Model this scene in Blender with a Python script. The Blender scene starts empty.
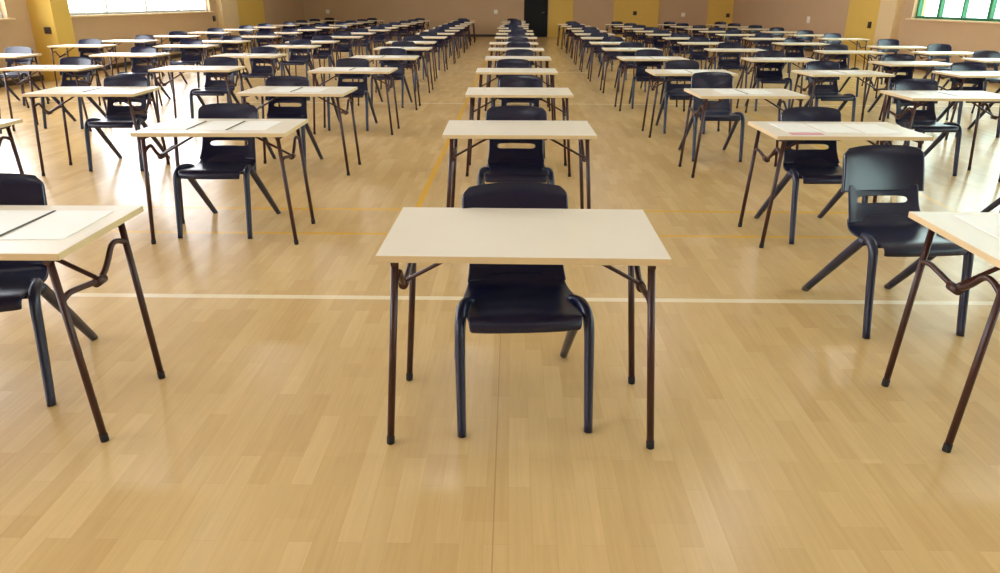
import bpy, bmesh, math, random
from mathutils import Vector, Matrix
random.seed(7)
sc = bpy.context.scene
col = sc.collection

# ------------------------------------------------------------------ camera
F_PX, H = 730.0, 1.486
pitch = math.atan(285.5 / F_PX); yaw = 0.0153; roll = math.radians(.2)
cp, sp = math.cos(pitch), math.sin(pitch)
FW = Vector((-math.sin(yaw) * cp, math.cos(yaw) * cp, -sp))
RT = Vector((math.cos(yaw), math.sin(yaw), 0)); UP = RT.cross(FW)
RT2 = RT * math.cos(roll) + UP * math.sin(roll); UP2 = UP * math.cos(roll) - RT * math.sin(roll)
cd = bpy.data.cameras.new('camera'); cam = bpy.data.objects.new('camera', cd); col.objects.link(cam)
cd.sensor_width = 36; cd.lens = F_PX / 1000 * 36; cd.clip_start = .05; cd.clip_end = 400
M = Matrix((RT2, UP2, -FW)).transposed().to_4x4(); M.translation = (0, 0, H)
cam.matrix_world = M
sc.camera = cam
def proj(p):
    d = Vector(p) - Vector((0, 0, H)); z = d.dot(FW)
    return 500 + F_PX * d.dot(RT2) / max(z, 1e-3), 286.5 - F_PX * d.dot(UP2) / max(z, 1e-3), z

# ------------------------------------------------------------------ materials
def lin(c):
    return tuple(((v / 255) / 12.92 if v / 255 <= .04045 else ((v / 255 + .055) / 1.055) ** 2.4) for v in c) + (1,)
def mat(name, rgb, rough=.5, spec=.5, noise=0, nscale=20, bump=0, coat=0, metal=0, emis=None, es=0):
    m = bpy.data.materials.new(name); m.use_nodes = True
    nt = m.node_tree; b = nt.nodes['Principled BSDF']; L = nt.links.new
    c = lin(rgb)
    b.inputs['Base Color'].default_value = c
    b.inputs['Roughness'].default_value = rough
    b.inputs['Specular IOR Level'].default_value = spec
    b.inputs['Metallic'].default_value = metal
    b.inputs['Coat Weight'].default_value = coat
    if emis: b.inputs['Emission Color'].default_value = lin(emis); b.inputs['Emission Strength'].default_value = es
    if noise or bump:
        tc = nt.nodes.new('ShaderNodeTexCoord'); n = nt.nodes.new('ShaderNodeTexNoise')
        n.inputs['Scale'].default_value = nscale; n.inputs['Detail'].default_value = 4
        L(tc.outputs['Object'], n.inputs['Vector'])
        if noise:
            mx = nt.nodes.new('ShaderNodeMix'); mx.data_type = 'RGBA'
            mx.inputs[6].default_value = tuple(v * (1 - noise) for v in c[:3]) + (1,)
            mx.inputs[7].default_value = tuple(min(1, v * (1 + noise)) for v in c[:3]) + (1,)
            L(n.outputs['Fac'], mx.inputs[0]); L(mx.outputs[2], b.inputs['Base Color'])
        if bump:
            bp = nt.nodes.new('ShaderNodeBump'); bp.inputs['Strength'].default_value = bump; bp.inputs['Distance'].default_value = .002
            L(n.outputs['Fac'], bp.inputs['Height']); L(bp.outputs['Normal'], b.inputs['Normal'])
    return m
M_top = mat('cream_laminate', (237, 229, 216), .38, .5, noise=.02, nscale=6)
M_edge = mat('edge_band', (214, 188, 144), .5, .4, noise=.06, nscale=30)
M_under = mat('board_underside', (150, 120, 85), .7)
M_steel = mat('maroon_steel', (58, 26, 22), .38, .5)
M_rubber = mat('black_rubber', (24, 20, 20), .7)
M_plas = mat('navy_plastic', (9, 17, 50), .32, .55, bump=.12, nscale=260)
M_plas2 = mat('navy_plastic_band', (8, 15, 46), .22, .6)
M_paper = mat('paper', (253, 253, 252), .5, .4)
M_spine = mat('booklet_spine', (52, 72, 70), .6)
M_pink = mat('pink_slip', (222, 160, 175), .8)
M_wall = mat('tan_wall_paint', (196, 164, 128), .75, .25, noise=.05, nscale=1.3)
M_yel = mat('yellow_wall_paint', (222, 184, 92), .7, .25, noise=.04, nscale=1.5)
M_cream = mat('cream_pilaster_paint', (224, 196, 150), .7, .25, noise=.03, nscale=1.5)
M_ceil = mat('ceiling_board', (225, 222, 212), .85, .2, noise=.02, nscale=2)
M_green = mat('green_window_frame', (58, 122, 84), .5, .4)
M_glare = mat('glare_window_frame', (236, 238, 232), .5, .4)  # window glare put into the left frames' colour; their own paint is unknown
M_white = mat('white_plate', (240, 236, 215), .5)
M_dark = mat('dark_grey_plate', (60, 46, 34), .5)
M_door = mat('black_door', (9, 8, 9), .6, .3)
M_lamp = mat('lamp_housing', (190, 190, 188), .4, .5, metal=.6)
M_glow = mat('lamp_diffuser', (255, 250, 240), .6, emis=(242, 246, 255), es=20)
M_chrome = mat('metal_handle', (150, 148, 140), .3, .5, metal=1)
M_ground = mat('outdoor_ground', (150, 150, 130), .9, .2, noise=.1, nscale=.4)

def glass_mat(name, tint):
    m = bpy.data.materials.new(name); m.use_nodes = True; nt = m.node_tree
    nt.nodes.clear(); o = nt.nodes.new('ShaderNodeOutputMaterial')
    t = nt.nodes.new('ShaderNodeBsdfTransparent'); t.inputs[0].default_value = tint
    g = nt.nodes.new('ShaderNodeBsdfGlossy'); g.inputs['Roughness'].default_value = .03
    x = nt.nodes.new('ShaderNodeMixShader'); L = nt.links.new
    x.inputs[0].default_value = .05; L(t.outputs[0], x.inputs[1]); L(g.outputs[0], x.inputs[2]); L(x.outputs[0], o.inputs[0])
    return m
M_glass = glass_mat('clear_glass', (.98, .98, .98, 1)); M_tint = glass_mat('green_dimming_glass', (.70, .79, .75, 1))  # green tint of the right panes also dims the daylight through them

def floor_mat():
    m = bpy.data.materials.new('maple_strip_floor'); m.use_nodes = True; nt = m.node_tree; L = nt.links.new
    N = nt.nodes.new; b = nt.nodes['Principled BSDF']
    tc = N('ShaderNodeTexCoord'); sep = N('ShaderNodeSeparateXYZ'); L(tc.outputs['Object'], sep.inputs[0])
    cmb = N('ShaderNodeCombineXYZ'); L(sep.outputs['Y'], cmb.inputs[0]); L(sep.outputs['X'], cmb.inputs[1])
    def brick(w, h, off, c1, c2, mortar, ms):
        k = N('ShaderNodeTexBrick'); k.offset = off; k.offset_frequency = 2
        k.inputs['Scale'].default_value = 1; k.inputs['Brick Width'].default_value = w; k.inputs['Row Height'].default_value = h
        k.inputs['Mortar Size'].default_value = ms; k.inputs['Mortar Smooth'].default_value = .3; k.inputs['Bias'].default_value = 0
        k.inputs['Color1'].default_value = c1; k.inputs['Color2'].default_value = c2; k.inputs['Mortar'].default_value = mortar
        L(cmb.outputs[0], k.inputs['Vector']); return k
    k1 = brick(.43, .072, .37, lin((221, 190, 137)), lin((209, 176, 122)), lin((202, 168, 114)), .0006)
    k2 = brick(.91, .144, .61, (1.0, 1.0, 1.0, 1), (.93, .91, .88, 1), (.97, .97, .96, 1), .001)
    mul = N('ShaderNodeMix'); mul.data_type = 'RGBA'; mul.blend_type = 'MULTIPLY'; mul.inputs[0].default_value = 1
    L(k1.outputs['Color'], mul.inputs[6]); L(k2.outputs['Color'], mul.inputs[7])
    # wood grain
    gm = N('ShaderNodeMapping'); gm.inputs['Scale'].default_value = (38, 2.2, 1); L(tc.outputs['Object'], gm.inputs[0])
    gn = N('ShaderNodeTexNoise'); gn.inputs['Scale'].default_value = 1.6; gn.inputs['Detail'].default_value = 5; gn.inputs['Distortion'].default_value = .6
    L(gm.outputs[0], gn.inputs['Vector'])
    gr = N('ShaderNodeMapRange'); gr.inputs[1].default_value = .25; gr.inputs[2].default_value = .75; gr.inputs[3].default_value = .94; gr.inputs[4].default_value = 1.05
    L(gn.outputs['Fac'], gr.inputs[0])
    mul2 = N('ShaderNodeVectorMath'); mul2.operation = 'SCALE'; L(mul.outputs[2], mul2.inputs[0]); L(gr.outputs[0], mul2.inputs['Scale'])
    # painted court lines and the long board joint
    def band(out, c, hw):
        s = N('ShaderNodeMath'); s.operation = 'SUBTRACT'; L(out, s.inputs[0]); s.inputs[1].default_value = c
        a = N('ShaderNodeMath'); a.operation = 'ABSOLUTE'; L(s.outputs[0], a.inputs[0])
        l = N('ShaderNodeMath'); l.operation = 'LESS_THAN'; L(a.outputs[0], l.inputs[0]); l.inputs[1].default_value = hw; return l.outputs[0]
    def gt(out, c, op='GREATER_THAN'):
        l = N('ShaderNodeMath'); l.operation = op; L(out, l.inputs[0]); l.inputs[1].default_value = c; return l.outputs[0]
    def mulv(a, c):
        x = N('ShaderNodeMath'); x.operation = 'MULTIPLY'; L(a, x.inputs[0])
        if isinstance(c, float): x.inputs[1].default_value = c
        else: L(c, x.inputs[1])
        return x.outputs[0]
    X, Y = sep.outputs['X'], sep.outputs['Y']
    cur = mul2.outputs[0]
    white, yel, seam = lin((250, 242, 215)), lin((232, 178, 52)), lin((150, 108, 62))
    lines = [(mulv(band(Y, 3.62, .026), .65), white), (mulv(band(Y, 11.6, .03), .55), white), (mulv(band(Y, 17.0, .03), .5), white),
             (mulv(band(Y, 5.40, .024), .8), yel), (mulv(band(Y, 4.77, .022), .8), yel),
             (mulv(mulv(band(X, -.72, .024), gt(Y, 5.4)), .9), yel),
             (mulv(mulv(band(X, 3.40, .024), gt(Y, 5.4)), .7), yel),
             (mulv(band(X, -.045, .0022), .45), seam), (mulv(band(X, 3.2, .002), .4), seam), (mulv(band(X, -3.3, .002), .4), seam)]
    for fac, c in lines:
        mx = N('ShaderNodeMix'); mx.data_type = 'RGBA'; L(fac, mx.inputs[0]); L(cur, mx.inputs[6]); mx.inputs[7].default_value = c
        cur = mx.outputs[2]
    L(cur, b.inputs['Base Color'])
    rn = N('ShaderNodeTexNoise'); rn.inputs['Scale'].default_value = 1.4; rn.inputs['Detail'].default_value = 3; L(tc.outputs['Object'], rn.inputs['Vector'])
    rr = N('ShaderNodeMapRange'); rr.inputs[3].default_value = .21; rr.inputs[4].default_value = .29; L(rn.outputs['Fac'], rr.inputs[0])
    L(rr.outputs[0], b.inputs['Roughness']); b.inputs['Specular IOR Level'].default_value = .62
    bn = N('ShaderNodeTexNoise'); bn.inputs['Scale'].default_value = 9; bn.inputs['Detail'].default_value = 2; L(tc.outputs['Object'], bn.inputs['Vector'])
    bp = N('ShaderNodeBump'); bp.inputs['Strength'].default_value = .06; bp.inputs['Distance'].default_value = .003
    L(bn.outputs['Fac'], bp.inputs['Height']); L(bp.outputs['Normal'], b.inputs['Normal'])
    return m
M_floor = floor_mat()

# ------------------------------------------------------------------ mesh helpers
def box(bm, x0, x1, y0, y1, z0, z1, bev=0, mi=0):
    vs = [bm.verts.new(p) for p in ((x0,y0,z0),(x1,y0,z0),(x1,y1,z0),(x0,y1,z0),(x0,y0,z1),(x1,y0,z1),(x1,y1,z1),(x0,y1,z1))]
    fs = [bm.faces.new([vs[i] for i in q]) for q in ((0,3,2,1),(4,5,6,7),(0,1,5,4),(1,2,6,5),(2,3,7,6),(3,0,4,7))]
    for f in fs: f.material_index = mi
    if bev: bmesh.ops.bevel(bm, geom=list({e for f in fs for e in f.edges}), offset=bev, segments=2, profile=.7, affect='EDGES')
def smooth_path(pts, n=4):
    P = [Vector(p) for p in pts]; out = []
    for i in range(len(P) - 1):
        a, b, c, d = P[max(i-1, 0)], P[i], P[i+1], P[min(i+2, len(P)-1)]
        for k in range(n):
            t = k / n
            out.append(.5 * ((2*b) + (c-a)*t + (2*a-5*b+4*c-d)*t*t + (3*b-a-3*c+d)*t**3))
    out.append(P[-1]); return out
def tube(bm, pts, rad, seg=12, ref=(1, 0, 0)):
    """sweep an ellipse; rad = r or list of (ra, rb), ra along ref direction"""
    P = [Vector(p) for p in pts]; n = len(P); rings = []
    for i, p in enumerate(P):
        t = (P[min(i+1, n-1)] - P[max(i-1, 0)]).normalized()
        r = Vector(ref); a = (r - t * r.dot(t))
        if a.length < 1e-3: a = Vector((0, 1, 0)) - t * t.y
        a.normalize(); b = t.cross(a)
        ra, rb = (rad, rad) if isinstance(rad, (int, float)) else rad[min(i, len(rad)-1)]
        rings.append([bm.verts.new(p + a * ra * math.cos(2*math.pi*k/seg) + b * rb * math.sin(2*math.pi*k/seg)) for k in range(seg)])
    for i in range(n-1):
        for k in range(seg):
            f = bm.faces.new((rings[i][k], rings[i][(k+1) % seg], rings[i+1][(k+1) % seg], rings[i+1][k])); f.smooth = True
    bm.faces.new(list(reversed(rings[0]))); bm.faces.new(rings[-1])
def mk(name, bm, m, parent=None, loc=None, subsurf=0):
    bmesh.ops.recalc_face_normals(bm, faces=bm.faces)
    me = bpy.data.meshes.new(name); bm.to_mesh(me); bm.free()
    for x in (m if isinstance(m, (list, tuple)) else [m]): me.materials.append(x)
    o = bpy.data.objects.new(name, me); col.objects.link(o)
    if parent: o.parent = parent
    if loc: o.location = loc
    return o
def empty(name, loc=(0, 0, 0), rz=0):
    o = bpy.data.objects.new(name, None); col.objects.link(o); o.location = loc; o.rotation_euler = (0, 0, rz); o.empty_display_size = .1
    return o
def tag(o, label=None, cat=None, group=None, kind=None):
    if label: o['label'] = label
    if cat: o['category'] = cat
    if group: o['group'] = group
    if kind: o['kind'] = kind
    return o
def copy_tree(o, parent=None):
    c = o.copy(); col.objects.link(c); c.parent = parent
    for ch in o.children: copy_tree(ch, c)
    return c

# ------------------------------------------------------------------ desk prototype
DW, DD = .946, .595          # origin: floor, centre; front edge at y = -DD/2
def leg_x(z): return .466 - .05 * z / .70
def make_desk():
    r = empty('exam_desk')
    bm = bmesh.new(); box(bm, -DW/2+.002, DW/2-.002, -DD/2+.002, DD/2-.002, .705, .7255, .0015)
    mk('tabletop', bm, M_top, r)
    bm = bmesh.new()
    t = .003
    for (a, b, c, d) in ((-DW/2, DW/2, -DD/2, -DD/2+t), (-DW/2, DW/2, DD/2-t, DD/2), (-DW/2, -DW/2+t, -DD/2+t, DD/2-t), (DW/2-t, DW/2, -DD/2+t, DD/2-t)):
        box(bm, a, b, c, d, .7025, .7245)
    box(bm, -DW/2+.004, DW/2-.004, -DD/2+.004, DD/2-.004, .7025, .7045)
    mk('edge_band', bm, M_edge, r)
    rr = .0128
    for s in (-1, 1):
        yf, yr = -.262, .212
        for y in (yf, yr):
            bm = bmesh.new(); tube(bm, [(s*leg_x(z), y, z) for z in (.012, .35, .690)], rr, 14)
            l = mk('leg', bm, M_steel, r)
            bm = bmesh.new(); tube(bm, [(s*leg_x(z), y, z) for z in (0, .004, .028, .032)], [(.0135,.0135),(.0145,.0145),(.0145,.0145),(.0135,.0135)], 14)
            mk('rubber_foot', bm, M_rubber, l)
        bm = bmesh.new(); tube(bm, [(s*leg_x(.69), yf-.02, .690), (s*leg_x(.69), yr+.02, .690)], .0115, 10, (0, 0, 1))
        box(bm, s*leg_x(.69)-.028, s*leg_x(.69)+.028, yf-.012, yf+.05, .697, .7027); box(bm, s*leg_x(.69)-.028, s*leg_x(.69)+.028, yr-.05, yr+.012, .697, .7027)
        mk('leg_rail', bm, M_steel, r)
        # bent stretcher, high at one leg and low at the other (mirrored end for end on the two sides)
        k = s
        pts = [(.0, yr, .600), (0, yr-.05, .622), (0, yr-.10, .622), (0, yr-.155, .575), (0, yr-.20, .545), (0, -.04, .535), (0, -.14, .548), (0, yf+.05, .556), (0, yf, .545)]
        if s < 0: pts = [(0, -(y) + (yf + yr), z) for (_, y, z) in pts]
        pts = [(s*leg_x(z), y, z) for (_, y, z) in pts]
        bm = bmesh.new(); tube(bm, smooth_path(pts, 5), .0108, 10)
        mk('stretcher', bm, M_steel, r)
        # folding stay: flat bar from the stretcher up to the underside
        ym = (yf + yr) / 2
        x0, x1 = s*(leg_x(.54)+.012), s*.13
        bm = bmesh.new(); tube(bm, [(x0, ym, .520), (x0 - s*.02, ym, .540), (x1 + s*.02, ym, .688), (x1, ym, .696)], [(.011, .0075)]*4, 8, (0, 1, 0))
        box(bm, x1-.03, x1+.03, ym-.02, ym+.02, .697, .7027)
        st = mk('folding_stay', bm, M_steel, r)
        bm = bmesh.new(); tube(bm, [(s*leg_x(.53), ym-.028, .530), (s*leg_x(.53), ym+.028, .530)], .0175, 10, (0, 0, 1))
        mk('hinge_pin', bm, M_steel, st)
    return r

# ------------------------------------------------------------------ chair prototype
def shell(name, fn, us, vs, thick, m, parent, skip=None, ss=2):
    """fn(u, v) -> point; us in [-1, 1] across, vs along; skip(ui, vi) drops a cell"""
    bm = bmesh.new(); g = [[bm.verts.new(fn(u, v)) for u in us] for v in vs]
    for j in range(len(vs)-1):
        for i in range(len(us)-1):
            if skip and skip(i, j): continue
            f = bm.faces.new((g[j][i], g[j][i+1], g[j+1][i+1], g[j+1][i])); f.smooth = True
    for v in [v for v in bm.verts if not v.link_faces]: bm.verts.remove(v)
    me = bpy.data.meshes.new(name); bm.to_mesh(me); bm.free(); me.materials.append(m)
    o = bpy.data.objects.new(name, me); col.objects.link(o)
    md = o.modifiers.new('s', 'SOLIDIFY'); md.thickness = thick; md.offset = 0
    if ss: md = o.modifiers.new('ss', 'SUBSURF'); md.levels = ss; md.render_levels = ss
    dg = bpy.context.evaluated_depsgraph_get(); me2 = bpy.data.meshes.new_from_object(o.evaluated_get(dg))
    o.modifiers.clear(); o.data = me2; me2.name = name
    for p in me2.polygons: p.use_smooth = True
    o.parent = parent
    return o
def interp(t, tab):
    for (a, x), (b, y) in zip(tab, tab[1:]):
        if t <= b:
            w = max(0, (t-a)/(b-a)); w = w*w*(3-2*w) if False else w
            return x + (y-x)*w
    return tab[-1][1]
def make_chair():      # origin: floor between the front feet; the back rises at +y
    r = empty('plastic_chair')
    # seat: rolled front lip, shallow dish, turning up into the back
    prof = [(0, .036, .392), (.06, .024, .414), (.12, .038, .440), (.2, .075, .449), (.35, .155, .443), (.55, .26, .434), (.75, .35, .433), (.88, .395, .446), (1, .425, .480)]
    wid = [(0, .198), (.12, .205), (.25, .214), (.45, .222), (.65, .218), (.85, .200), (1, .188)]
    def sf(u, v):
        y = interp(v, [(a, b) for a, b, c in prof]); z = interp(v, [(a, c) for a, b, c in prof]); w = interp(v, wid)
        e = abs(u) ** 3
        dish = -.010 * (1 - u*u) * min(1, v*3) if v < .9 else 0
        if v < .15: y += .018 * e                       # front corners rounded back
        return (u*w, y, z + dish - .012 * e * (1 if v > .12 else .2))
    shell('seat', sf, [-1, -.9, -.7, -.4, 0, .4, .7, .9, 1], [0, .06, .12, .2, .35, .5, .65, .78, .88, .95, 1], .012, M_plas, r)
    # backrest: lower panel, hand slot, ribbed
    zs = [.452, .462, .48, .505, .528, .536, .568, .576, .60, .63]
    ys = [(.44, .408), (.47, .428), (.50, .448), (.54, .468), (.60, .492), (.66, .508)]
    ws = [(.44, .200), (.48, .192), (.53, .186), (.64, .184)]
    def bf(u, z):
        w = interp(z, ws); return (u*w, interp(z, ys) - .028 * u*u, z)
    us = [-1, -.92, -.78, -.72, -.4, 0, .4, .72, .78, .92, 1]
    shell('backrest', bf, us, zs, .011, M_plas, r, skip=lambda i, j: zs[j] >= .536 and zs[j+1] <= .568 and -.75 < us[i] and us[i+1] < .75)
    # head band: thick rounded upper panel, rolled at the top edge
    zb = [.590, .596, .62, .66, .70, .74, .770, .790, .802, .808, .810]
    def hf(u, z):
        t = (z - .590) / .220
        w = .216 - .006 * t
        top = .822 - .010 * u*u
        k = max(0, (z - .770) / .040)
        w2 = w - .030 * k * k
        zz = z - .020 * (abs(u) ** 4) * k
        y = .490 + .045 * t + .018 * t * t - .022 * u*u + .006 * k * k
        return (u*w2, y, zz)
    shell('head_band', hf, [-1, -.95, -.75, -.4, 0, .4, .75, .95, 1], zb, .024, M_plas2, r)
    # legs: tapering oval mouldings meeting in a shoulder under each side of the seat
    for s in (-1, 1):
        fl = smooth_path([(s*.234, .000, .0), (s*.234, .030, .15), (s*.234, .058, .30), (s*.233, .074, .385), (s*.230, .098, .424), (s*.225, .140, .440), (s*.218, .185, .443), (s*.204, .225, .440), (s*.185, .250, .432)], 4)
        n = len(fl)
        bm = bmesh.new(); tube(bm, fl, [((.0160 + .0040*min(1, i/(n*.4))) if i < n*.7 else .020 - .008*(i-n*.7)/(n*.3), .021 + .004*min(1, i/(n*.4)) if i < n*.55 else .025 - .014*(i-n*.55)/(n*.45)) for i in range(n)], 14)
        mk('leg', bm, M_plas, r)
        rl = [(s*(.238 - .012*t), .630 - .43*t, .418*t) for t in (0, .1, .25, .4, .55, .7, .85, .95, 1.0)] + [(s*.222, .165, .436)]
        bm = bmesh.new(); tube(bm, rl, [(.0162 + .0035*min(1, i/5), .020 + .005*min(1, i/5)) for i in range(len(rl))], 14)
        mk('leg', bm, M_plas, r)
    bm = bmesh.new()
    for y in (.12, .22): tube(bm, [(-.20, y, .418), (0, y, .412), (.20, y, .418)], .010, 8, (0, 0, 1))
    mk('seat_rib', bm, M_plas, r)
    return r

desk0 = make_desk(); chair0 = make_chair(); used = {'d': False, 'c': False}

# ------------------------------------------------------------------ rows and columns
# (key, desk-centre x, description)
COLS = [('L4', -7.50, 'the column along the left wall'), ('L3', -5.62, 'the third column left of centre'), ('L2', -3.74, 'the second column left of centre'),
        ('L1', -1.88, 'the column just left of centre'), ('C', .05, 'the centre column'), ('R1', 2.07, 'the column just right of centre'),
        ('R2', 3.83, 'the second column right of centre'), ('R3', 5.50, 'the third column right of centre'), ('R4', 7.12, 'the column along the right wall')]
ROWD = [2.19, 4.48, 6.52, 8.65, 10.78, 13.0, 15.0] + [15.0 + 2.05*i for i in range(1, 9)]
DESK = {  # measured: centre x, front-edge distance, turn in degrees
 ('C',0):(.042,2.20,-.6),('C',1):(.045,4.475,.6),('C',2):(.06,6.52,.6),('C',3):(.05,8.67,.5),('C',4):(.08,10.75,.5),('C',5):(.06,12.84,0),('C',6):(.02,14.75,.5),
 ('L1',0):(-1.93,2.19,.8),('L1',1):(-1.872,4.48,1.2),('L1',2):(-1.945,6.52,-1.2),('L1',3):(-1.88,8.68,-1),('L1',4):(-1.86,10.78,1),
 ('R1',0):(2.025,2.19,-.8),('R1',1):(2.09,4.50,.3),('R1',2):(2.10,6.53,1.8),('R1',3):(2.08,8.60,.5),('R1',4):(2.03,10.81,.8),
 ('L2',1):(-3.81,4.40,1),('L2',2):(-3.77,6.42,2.5),('L2',3):(-3.78,8.78,.6),('L2',4):(-3.93,11.05,-1.5),('L2',5):(-3.97,13.4,.5),
 ('L3',3):(-5.57,8.80,.5),('L3',4):(-5.74,11.1,.8),('L3',5):(-5.86,13.4,.5),('L4',5):(-7.68,13.3,.5),
 ('R2',2):(3.89,6.44,0),('R2',3):(3.84,8.60,3),('R2',4):(3.83,10.7,-1),('R2',5):(3.82,12.9,-2),('R3',3):(5.50,8.57,1),
 ('R3',4):(5.43,10.1,3),('R3',5):(5.58,12.5,-2.5),('R4',5):(7.12,12.3,1),('R4',6):(7.13,13.95,1)}
CHAIR = {  # measured: x of the middle of the front feet, distance of front feet, turn
 ('C',0):(.060,2.312,5.0),('C',1):(.03,4.60,0),('L1',0):(-2.026,2.415,15),('L1',1):(-1.980,4.64,0),('R1',0):(1.925,3.19,5),('R1',1):(2.085,4.63,3),
 ('L1',2):(-2.15,6.66,0),('L1',3):(-2.0,8.98,0),('L2',2):(-3.67,6.65,3),('R1',2):(2.05,7.28,0),('R1',3):(2.08,8.92,-2),
 ('R2',2):(3.84,6.68,2),('R4',5):(7.45,13.0,0),('R4',6):(7.40,14.75,0)}
ORD = ['first','second','third','fourth','fifth','sixth','seventh','eighth','ninth','tenth','eleventh','twelfth','thirteenth','fourteenth','fifteenth']
def visible(pts):
    for p in pts:
        x, y, z = proj(p)
        if z > .2 and -4 < x < 1004 and -5 < y < 578: return True
    return False
NICE_D = {('C',0):'bare cream-topped folding desk standing nearest the camera in the centre',
          ('L1',0):'folding desk with white papers cut off by the left edge of the photo',
          ('R1',0):'folding desk with white papers cut off by the right edge of the photo',
          ('R1',1):'folding desk holding white papers and a pink slip, right of centre',}
NICE_C = {('C',0):'navy plastic chair pushed under the nearest centre desk',
          ('L1',0):'navy plastic chair under the papered desk cut by the left edge of the photo',
          ('R1',0):'whole navy plastic chair in full view, pulled back behind the nearest right desk',
          ('R1',1):'navy plastic chair behind the desk with the pink slip'}
papers_for = []
for key, cx, desc in COLS:
    nrow = 15 if key[0] in 'LC' else 13
    cnt = 0; cc = 0
    for ri in range(nrow):
        k = (key, ri); far = ri > 4
        jr = random.Random(hash((cx, ri)) if False else int(1000*abs(cx)) + 97*ri + (5 if cx < 0 else 0))
        if ri > 5: cx = {'L1': -1.97, 'L2': -3.93, 'L3': -5.8, 'L4': -7.64, 'R3': 5.68, 'R4': 7.35}.get(key, cx)
        x, d, rot = DESK.get(k, (cx + jr.uniform(-.06, .06), ROWD[ri] + jr.uniform(-.05, .05), jr.uniform(-1.5, 1.5)))
        chx, chd, chr_ = CHAIR.get(k, (x + jr.uniform(-.07, .07), d + .18 + jr.uniform(-.02, .16), jr.uniform(-5, 5)))
        if key == 'R4' and k not in CHAIR: chx += .1; chd += .15
        loc = Vector((x, d + DD/2, 0)); a = math.radians(rot)
        cosa, sina = math.cos(a), math.sin(a)
        corners = [(x + px*cosa - py*sina, d + DD/2 + px*sina + py*cosa, z) for px in (-.47, .47) for py in (-.29, .29) for z in (.0, .35, .6, .72)]
        if visible(corners):
            if used['d']: o = copy_tree(desk0)
            else: o = desk0; used['d'] = True
            o.location = loc; o.rotation_euler = (0, 0, a)
            lab = NICE_D.get(k) or ('cream-topped folding desk, %s from the front in %s' % (ORD[cnt], desc))
            tag(o, lab, 'desk', 'exam desks in rows'); cnt += 1
            papers_for.append((k, x, d, a, cnt, desc))
        ca = math.radians(chr_)
        cpts = [(chx + px, chd + py, z) for px in (-.21, .21) for (py, z) in ((0, 0), (.0, .43), (.45, .5), (.53, .8), (.62, 0))]
        if visible(cpts):
            if used['c']: o = copy_tree(chair0)
            else: o = chair0; used['c'] = True
            o.location = (chx, chd, 0); o.rotation_euler = (0, 0, ca)
            lab = NICE_C.get(k) or ('navy plastic chair, %s from the front in %s' % (ORD[cc], desc))
            tag(o, lab, 'chair', 'plastic chairs behind the desks'); cc += 1

# ------------------------------------------------------------------ papers
def sheet(w, h, kind):
    bm = bmesh.new(); box(bm, -w/2, w/2, -h/2, h/2, 0, .0022)
    o = mk('exam_paper', bm, M_paper)
    if kind == 'spine':
        bm = bmesh.new(); box(bm, w/2-.006, w/2+.003, -h/2-.001, h/2+.001, .0001, .0030)
        s = mk('spine', bm, M_spine, o); s['label'] = 'dark taped spine'
    return o
sheets = {}
def put_sheet(x, y, a, w, h, kind, label):
    q = (w, h, kind)
    if q in sheets: o = copy_tree(sheets[q])
    else: o = sheets[q] = sheet(w, h, kind)
    o.location = (x, y, .7258); o.rotation_euler = (0, 0, a); tag(o, label, 'paper', 'exam papers on the desks')
def on_desk(x, d, a, lx, ly):
    return x + lx*math.cos(a) - ly*math.sin(a), d + DD/2 + lx*math.sin(a) + ly*math.cos(a)
WHO = {'L4':'the left-wall column','L3':'the third left column','L2':'the second left column','L1':'the first left column','R1':'the first right column','R2':'the second right column','R3':'the third right column','R4':'the right-wall column'}
for (k, x, d, a, cnt, desc) in papers_for:
    key, ri = k
    if key == 'C' or ri > 6: continue
    if key in ('L4', 'R3', 'R4') : continue
    if key == 'R2' and ri not in (2, 3, 4): continue
    if k == ('L1', 0): spots = [(.295, .03, .215, .36, 'p'), (.065, .03, .215, .36, 'spine')]
    elif k == ('L1', 1): spots = [(-.285, .0, .215, .34, 'spine'), (-.03, .0, .215, .36, 'spine'), (.215, .0, .215, .36, 'p')]
    elif k == ('R1', 0): spots = [(-.23, .06, .215, .36, 'p'), (.01, .06, .215, .36, 'spine')]
    elif k == ('R1', 1): spots = [(-.25, .04, .215, .34, 'p'), (-.01, .02, .215, .36, 'p'), (.23, .0, .215, .36, 'p')]
    else: spots = [(-.13, .02, .215, .34, 'spine'), (.12, .01, .215, .34, 'p')]
    names = {2: ['left-hand', 'right-hand'], 3: ['left-hand', 'middle', 'right-hand']}[len(spots)]
    if k == ('L1', 0): names = ['right-hand', 'left-hand']
    for (lx, ly, w, h, kind), nm in zip(spots, names):
        X, Y = on_desk(x, d, a, lx, ly)
        put_sheet(X, Y, a + math.radians(random.uniform(-1, 1)), w, h, kind,
                  '%s white exam paper on the %s desk from the front in %s' % (nm, ORD[cnt-1], WHO[key]))
    if k == ('R1', 1):
        X, Y = on_desk(x, d, a, -.27, -.215)
        bm = bmesh.new(); box(bm, -.10, .10, -.038, .038, 0, .0015)
        o = mk('answer_slip', bm, M_pink, loc=(X, Y, .7258)); tag(o, 'narrow pink slip at the front of the second desk right of centre', 'paper')

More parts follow.
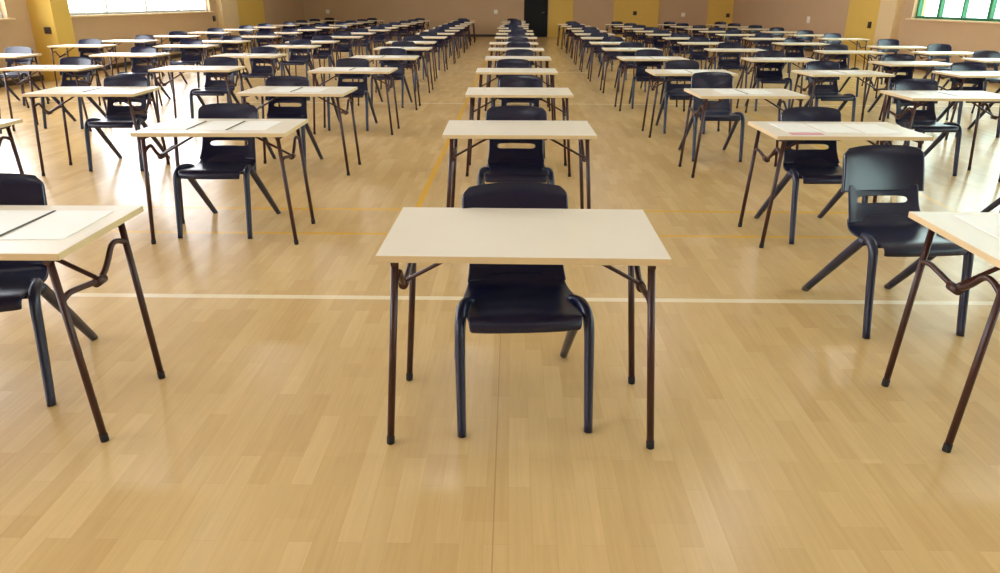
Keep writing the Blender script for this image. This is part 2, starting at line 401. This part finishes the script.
# ------------------------------------------------------------------ the hall
XL, XR, YB, YF, ZC = -9.25, 9.65, -9.0, 34.4, 7.2
SL, SR, WT = 1.17, 1.13, 4.3     # sills and window heads
def struct(name, bm, m): return tag(mk(name, bm, m), kind='structure')
bm = bmesh.new(); box(bm, XL-.3, XR+.3, YB-.3, YF+.3, -.2, 0); struct('floor', bm, M_floor)
bm = bmesh.new(); box(bm, XL-.3, XR+.3, YB-.3, YF+.3, ZC, ZC+.2)
struct('ceiling', bm, M_ceil)
LW = [(15.9, 23.7), (5.4, 14.1), (-5.6, 2.6)]
RW = [(10.4, 19.0), (.2, 8.2), (-8.2, -2.0)]
def side_wall(name, x0, x1, wins, sill):
    bm = bmesh.new(); y = YB
    for (a, b) in sorted(wins):
        box(bm, x0, x1, y, a, 0, ZC); box(bm, x0, x1, a, b, 0, sill); box(bm, x0, x1, a, b, WT, ZC); y = b
    box(bm, x0, x1, y, YF, 0, ZC); struct(name, bm, M_wall)
side_wall('wall_left', XL-.3, XL, LW, SL); side_wall('wall_right', XR, XR+.3, RW, SR)
DX0, DX1, DH = .49, 1.53, 2.35
bm = bmesh.new(); box(bm, XL-.3, DX0, YF, YF+.3, 0, ZC); box(bm, DX1, XR+.3, YF, YF+.3, 0, ZC); box(bm, DX0, DX1, YF, YF+.3, DH, ZC)
struct('wall_far', bm, M_wall)
bm = bmesh.new(); box(bm, XL-.3, XR+.3, YB-.3, YB, 0, ZC); struct('wall_near', bm, M_wall)
# yellow painted panels and pilasters
tn = [0]
def trim(m, *b):
    tn[0] += 1; bm = bmesh.new(); box(bm, *b); struct('trim_%d' % tn[0], bm, m)
dep = YF*.9313 + .3
def wx(px): return (px - 512) / 730 * dep
for a, b in ((547.5, 572), (612, 657), (705, 747)):
    trim(M_yel, wx(a), wx(b), YF-.05, YF, 0, ZC-.4)
trim(M_yel, XL, XL+.45, 14.75, 15.35, 0, ZC-.4)      # left pilaster nearest the long window
trim(M_cream, XL, XL+.18, 24.2, 25.6, 0, ZC-.4)
trim(M_yel, XL, XL+.05, 25.7, 28.7, 0, ZC-.4)
trim(M_yel, XL, XL+.45, 3.6, 4.5, 0, ZC-.4); trim(M_yel, XL, XL+.45, -7.2, -6.3, 0, ZC-.4)
trim(M_yel, XR-.05, XR, 20.4, 22.5, 0, ZC-.4); trim(M_cream, XR-.18, XR, 19.5, 20.35, 0, ZC-.4); trim(M_yel, XR-.45, XR, 9.0, 9.6, 0, ZC-.4)
trim(M_yel, XR-.45, XR, -1.3, -.7, 0, ZC-.4)
# skirting
for nm, b in (('left', (XL, XL+.015, YB, YF-.02, 0, .1)), ('right', (XR-.015, XR, YB, YF-.02, 0, .1)), ('far', (XL+.02, DX0-.06, YF-.062, YF-.002, 0, .1))):
    bm = bmesh.new(); box(bm, *b); struct('baseboard_' + nm, bm, M_dark)
# windows
wn = [0]
def window(x, a, b, sill, side):
    M_fr = M_green if side > 0 else M_glare
    wn[0] += 1; r = tag(empty('window_%d' % wn[0], (x, (a+b)/2, sill)), kind='structure')
    L = (b-a)/2; Hh = WT - sill
    bm = bmesh.new(); t = .055
    box(bm, -.05, .05, -L, L, 0, t); box(bm, -.05, .05, -L, L, Hh-t, Hh); box(bm, -.05, .05, -L, -L+t, t, Hh-t); box(bm, -.05, .05, L-t, L, t, Hh-t)
    box(bm, -.04, .04, -L+t, L-t, Hh*.66-.03, Hh*.66+.03)
    mk('window_frame', bm, M_fr, r)
    n = max(3, round((b-a)/1.0)); st = (b-a)/n
    for i in range(1, n):
        y = -L + i*st; w = .05 if i % 2 == 0 else .028
        bm = bmesh.new(); box(bm, -.045, .045, y-w, y+w, t, Hh-t); mk('mullion', bm, M_fr, r)
    bm = bmesh.new(); box(bm, -.004, .004, -L+t*.5, L-t*.5, t*.5, Hh-t*.5); mk('glass_pane', bm, M_tint if side > 0 else M_glass, r)
    bm = bmesh.new(); box(bm, -.14, .14, -L-.03, L+.03, -.035, 0, .004); sl = mk('window_sill', bm, M_cream, r); sl.location = (-side*.13, 0, .0)
    # sky portal in the opening
    ld = bpy.data.lights.new('portal', 'AREA'); ld.shape = 'RECTANGLE'; ld.size = Hh; ld.size_y = b-a; ld.cycles.is_portal = True
    lo = bpy.data.objects.new('sky_portal', ld); col.objects.link(lo)
    lo.location = (x + side*.2, (a+b)/2, sill + Hh/2); lo.rotation_euler = (0, side*math.radians(90), 0)
for a, b in LW: window(XL-.15, a, b, SL, -1)
for a, b in RW: window(XR+.15, a, b, SR, 1)
# far door, black, standing closed in its opening
dr = tag(empty('door_1', ((DX0+DX1)/2, YF, 0)), kind='structure'); hw = (DX1-DX0)/2
bm = bmesh.new(); box(bm, -hw+.035, hw-.035, .02, .12, -.01, DH-.035); mk('door_leaf', bm, M_door, dr)
bm = bmesh.new(); box(bm, -hw, -hw+.04, -.03, .12, 0, DH); box(bm, hw-.04, hw, -.03, .12, 0, DH); box(bm, -hw, hw, -.03, .12, DH-.04, DH); mk('door_frame', bm, M_door, dr)
bm = bmesh.new(); tube(bm, [(hw-.13, .02, 1.02), (hw-.13, -.03, 1.02), (hw-.25, -.035, 1.02)], .01, 8, (0, 0, 1)); mk('door_handle', bm, M_chrome, dr)
# small wall plates
def plate(x, y, z, facing, m, label, w=.16):
    bm = bmesh.new(); h = w
    if facing == 'y': box(bm, -w/2, w/2, -.03, 0, -h/2, h/2, .006)
    else:
        s = 1 if facing == '+x' else -1; box(bm, min(0, s*.03), max(0, s*.03), -w/2, w/2, -h/2, h/2, .006)
    o = mk('wall_socket', bm, m, loc=(x, y, z))
    if facing == 'y': bm = bmesh.new(); box(bm, -w*.3, w*.3, -.036, -.029, -w*.3, w*.3, .002)
    else: bm = bmesh.new(); box(bm, min(s*.029, s*.036), max(s*.029, s*.036), -w*.3, w*.3, -w*.3, w*.3, .002)
    mk('cover', bm, m, o)
    tag(o, label, 'wall socket', 'small plates on the walls')
def wz(py): return H - (py - 1) * .9313 * dep / 783.8
plate(wx(495), YF, wz(12.5), 'y', M_white, 'pale socket on the far wall just left of the black door')
plate(wx(327), YF, wz(13), 'y', M_white, 'pale socket at the left end of the far wall')
plate(wx(681), YF, wz(15), 'y', M_white, 'pale socket on far wall between the last two yellow panels')
plate(wx(633), YF-.05, wz(13.5), 'y', M_dark, 'dark plate on the second yellow panel of the far wall')
plate(wx(725), YF-.05, wz(15.5), 'y', M_dark, 'dark plate on the rightmost yellow panel of the far wall')
plate(XR, 25.5, .95, '-x', M_white, 'pale socket on the right wall near the far corner', .2)
plate(XL, 14.9+.75, .72, '+x', M_white, 'pale socket low on the left wall under the long window', .14)
plate(XL, 23.9, .95, '+x', M_dark, 'dark plate on the left wall beside the cream pilaster', .16)
plate(XL+.3, 14.75, .93, 'y', M_dark, 'dark plate on the side of the yellow left pilaster', .12)
plate(XR-.05, 21.0, .92, '-x', M_dark, 'dark plate on the yellow panel of the right wall', .16)
# unseen high-bay lamps, added to help light the hall, spaced from soft floor reflections
def make_lamp():
    r = empty('unseen_pendant_lamp')
    bm = bmesh.new(); prof = [(.06, .42), (.10, .40), (.12, .30), (.20, .18), (.33, .02), (.345, 0)]
    seg = 24; rings = [[bm.verts.new((R*math.cos(2*math.pi*k/seg), R*math.sin(2*math.pi*k/seg), z)) for k in range(seg)] for R, z in prof]
    for i in range(len(prof)-1):
        for k in range(seg):
            f = bm.faces.new((rings[i][k], rings[i][(k+1) % seg], rings[i+1][(k+1) % seg], rings[i+1][k])); f.smooth = True
    bm.faces.new(rings[0])
    mk('lamp_shade', bm, M_lamp, r)
    bm = bmesh.new(); tube(bm, [(0, 0, .42), (0, 0, .902)], .015, 8); mk('stem', bm, M_lamp, r)
    bm = bmesh.new(); tube(bm, [(0, 0, .012), (0, 0, .03)], .32, 24); mk('diffuser', bm, M_glow, r)
    return r
lamp0 = None
for i, ly in enumerate((-3, 3.2, 9.4, 15.6, 21.8, 28)):
    for j, lx in enumerate((-5.6, -1.0, 3.4, 7.6)):
        if lamp0 is None: o = lamp0 = make_lamp()
        else: o = copy_tree(lamp0)
        o.location = (lx, ly, 6.3)
        tag(o, 'unseen high-bay pendant lamp under the ceiling, %s across in the %s row of lamps' % (ORD[j], ORD[i]), 'ceiling lamp', 'unseen high-bay lamps')
# ground outside
bm = bmesh.new()
box(bm, -80, XL-.35, -60, 90, -.4, -.25); box(bm, XR+.35, 80, -60, 90, -.4, -.25); tag(mk('outdoor_ground', bm, M_ground), kind='structure')

# ------------------------------------------------------------------ light
w = bpy.data.worlds.new('sky'); sc.world = w; w.use_nodes = True
bg = w.node_tree.nodes['Background']; bg.inputs[0].default_value = (.90, .93, 1, 1); bg.inputs[1].default_value = 14.0
sc.view_settings.view_transform = 'Standard'; sc.view_settings.look = 'None'; sc.view_settings.gamma = 1
sc.view_settings.use_curve_mapping = False; sc.view_settings.exposure = 0.04
sc.cycles.use_denoising = True; sc.cycles.max_bounces = 8; sc.cycles.diffuse_bounces = 5; sc.cycles.transparent_max_bounces = 8
sc.cycles.sample_clamp_indirect = 6
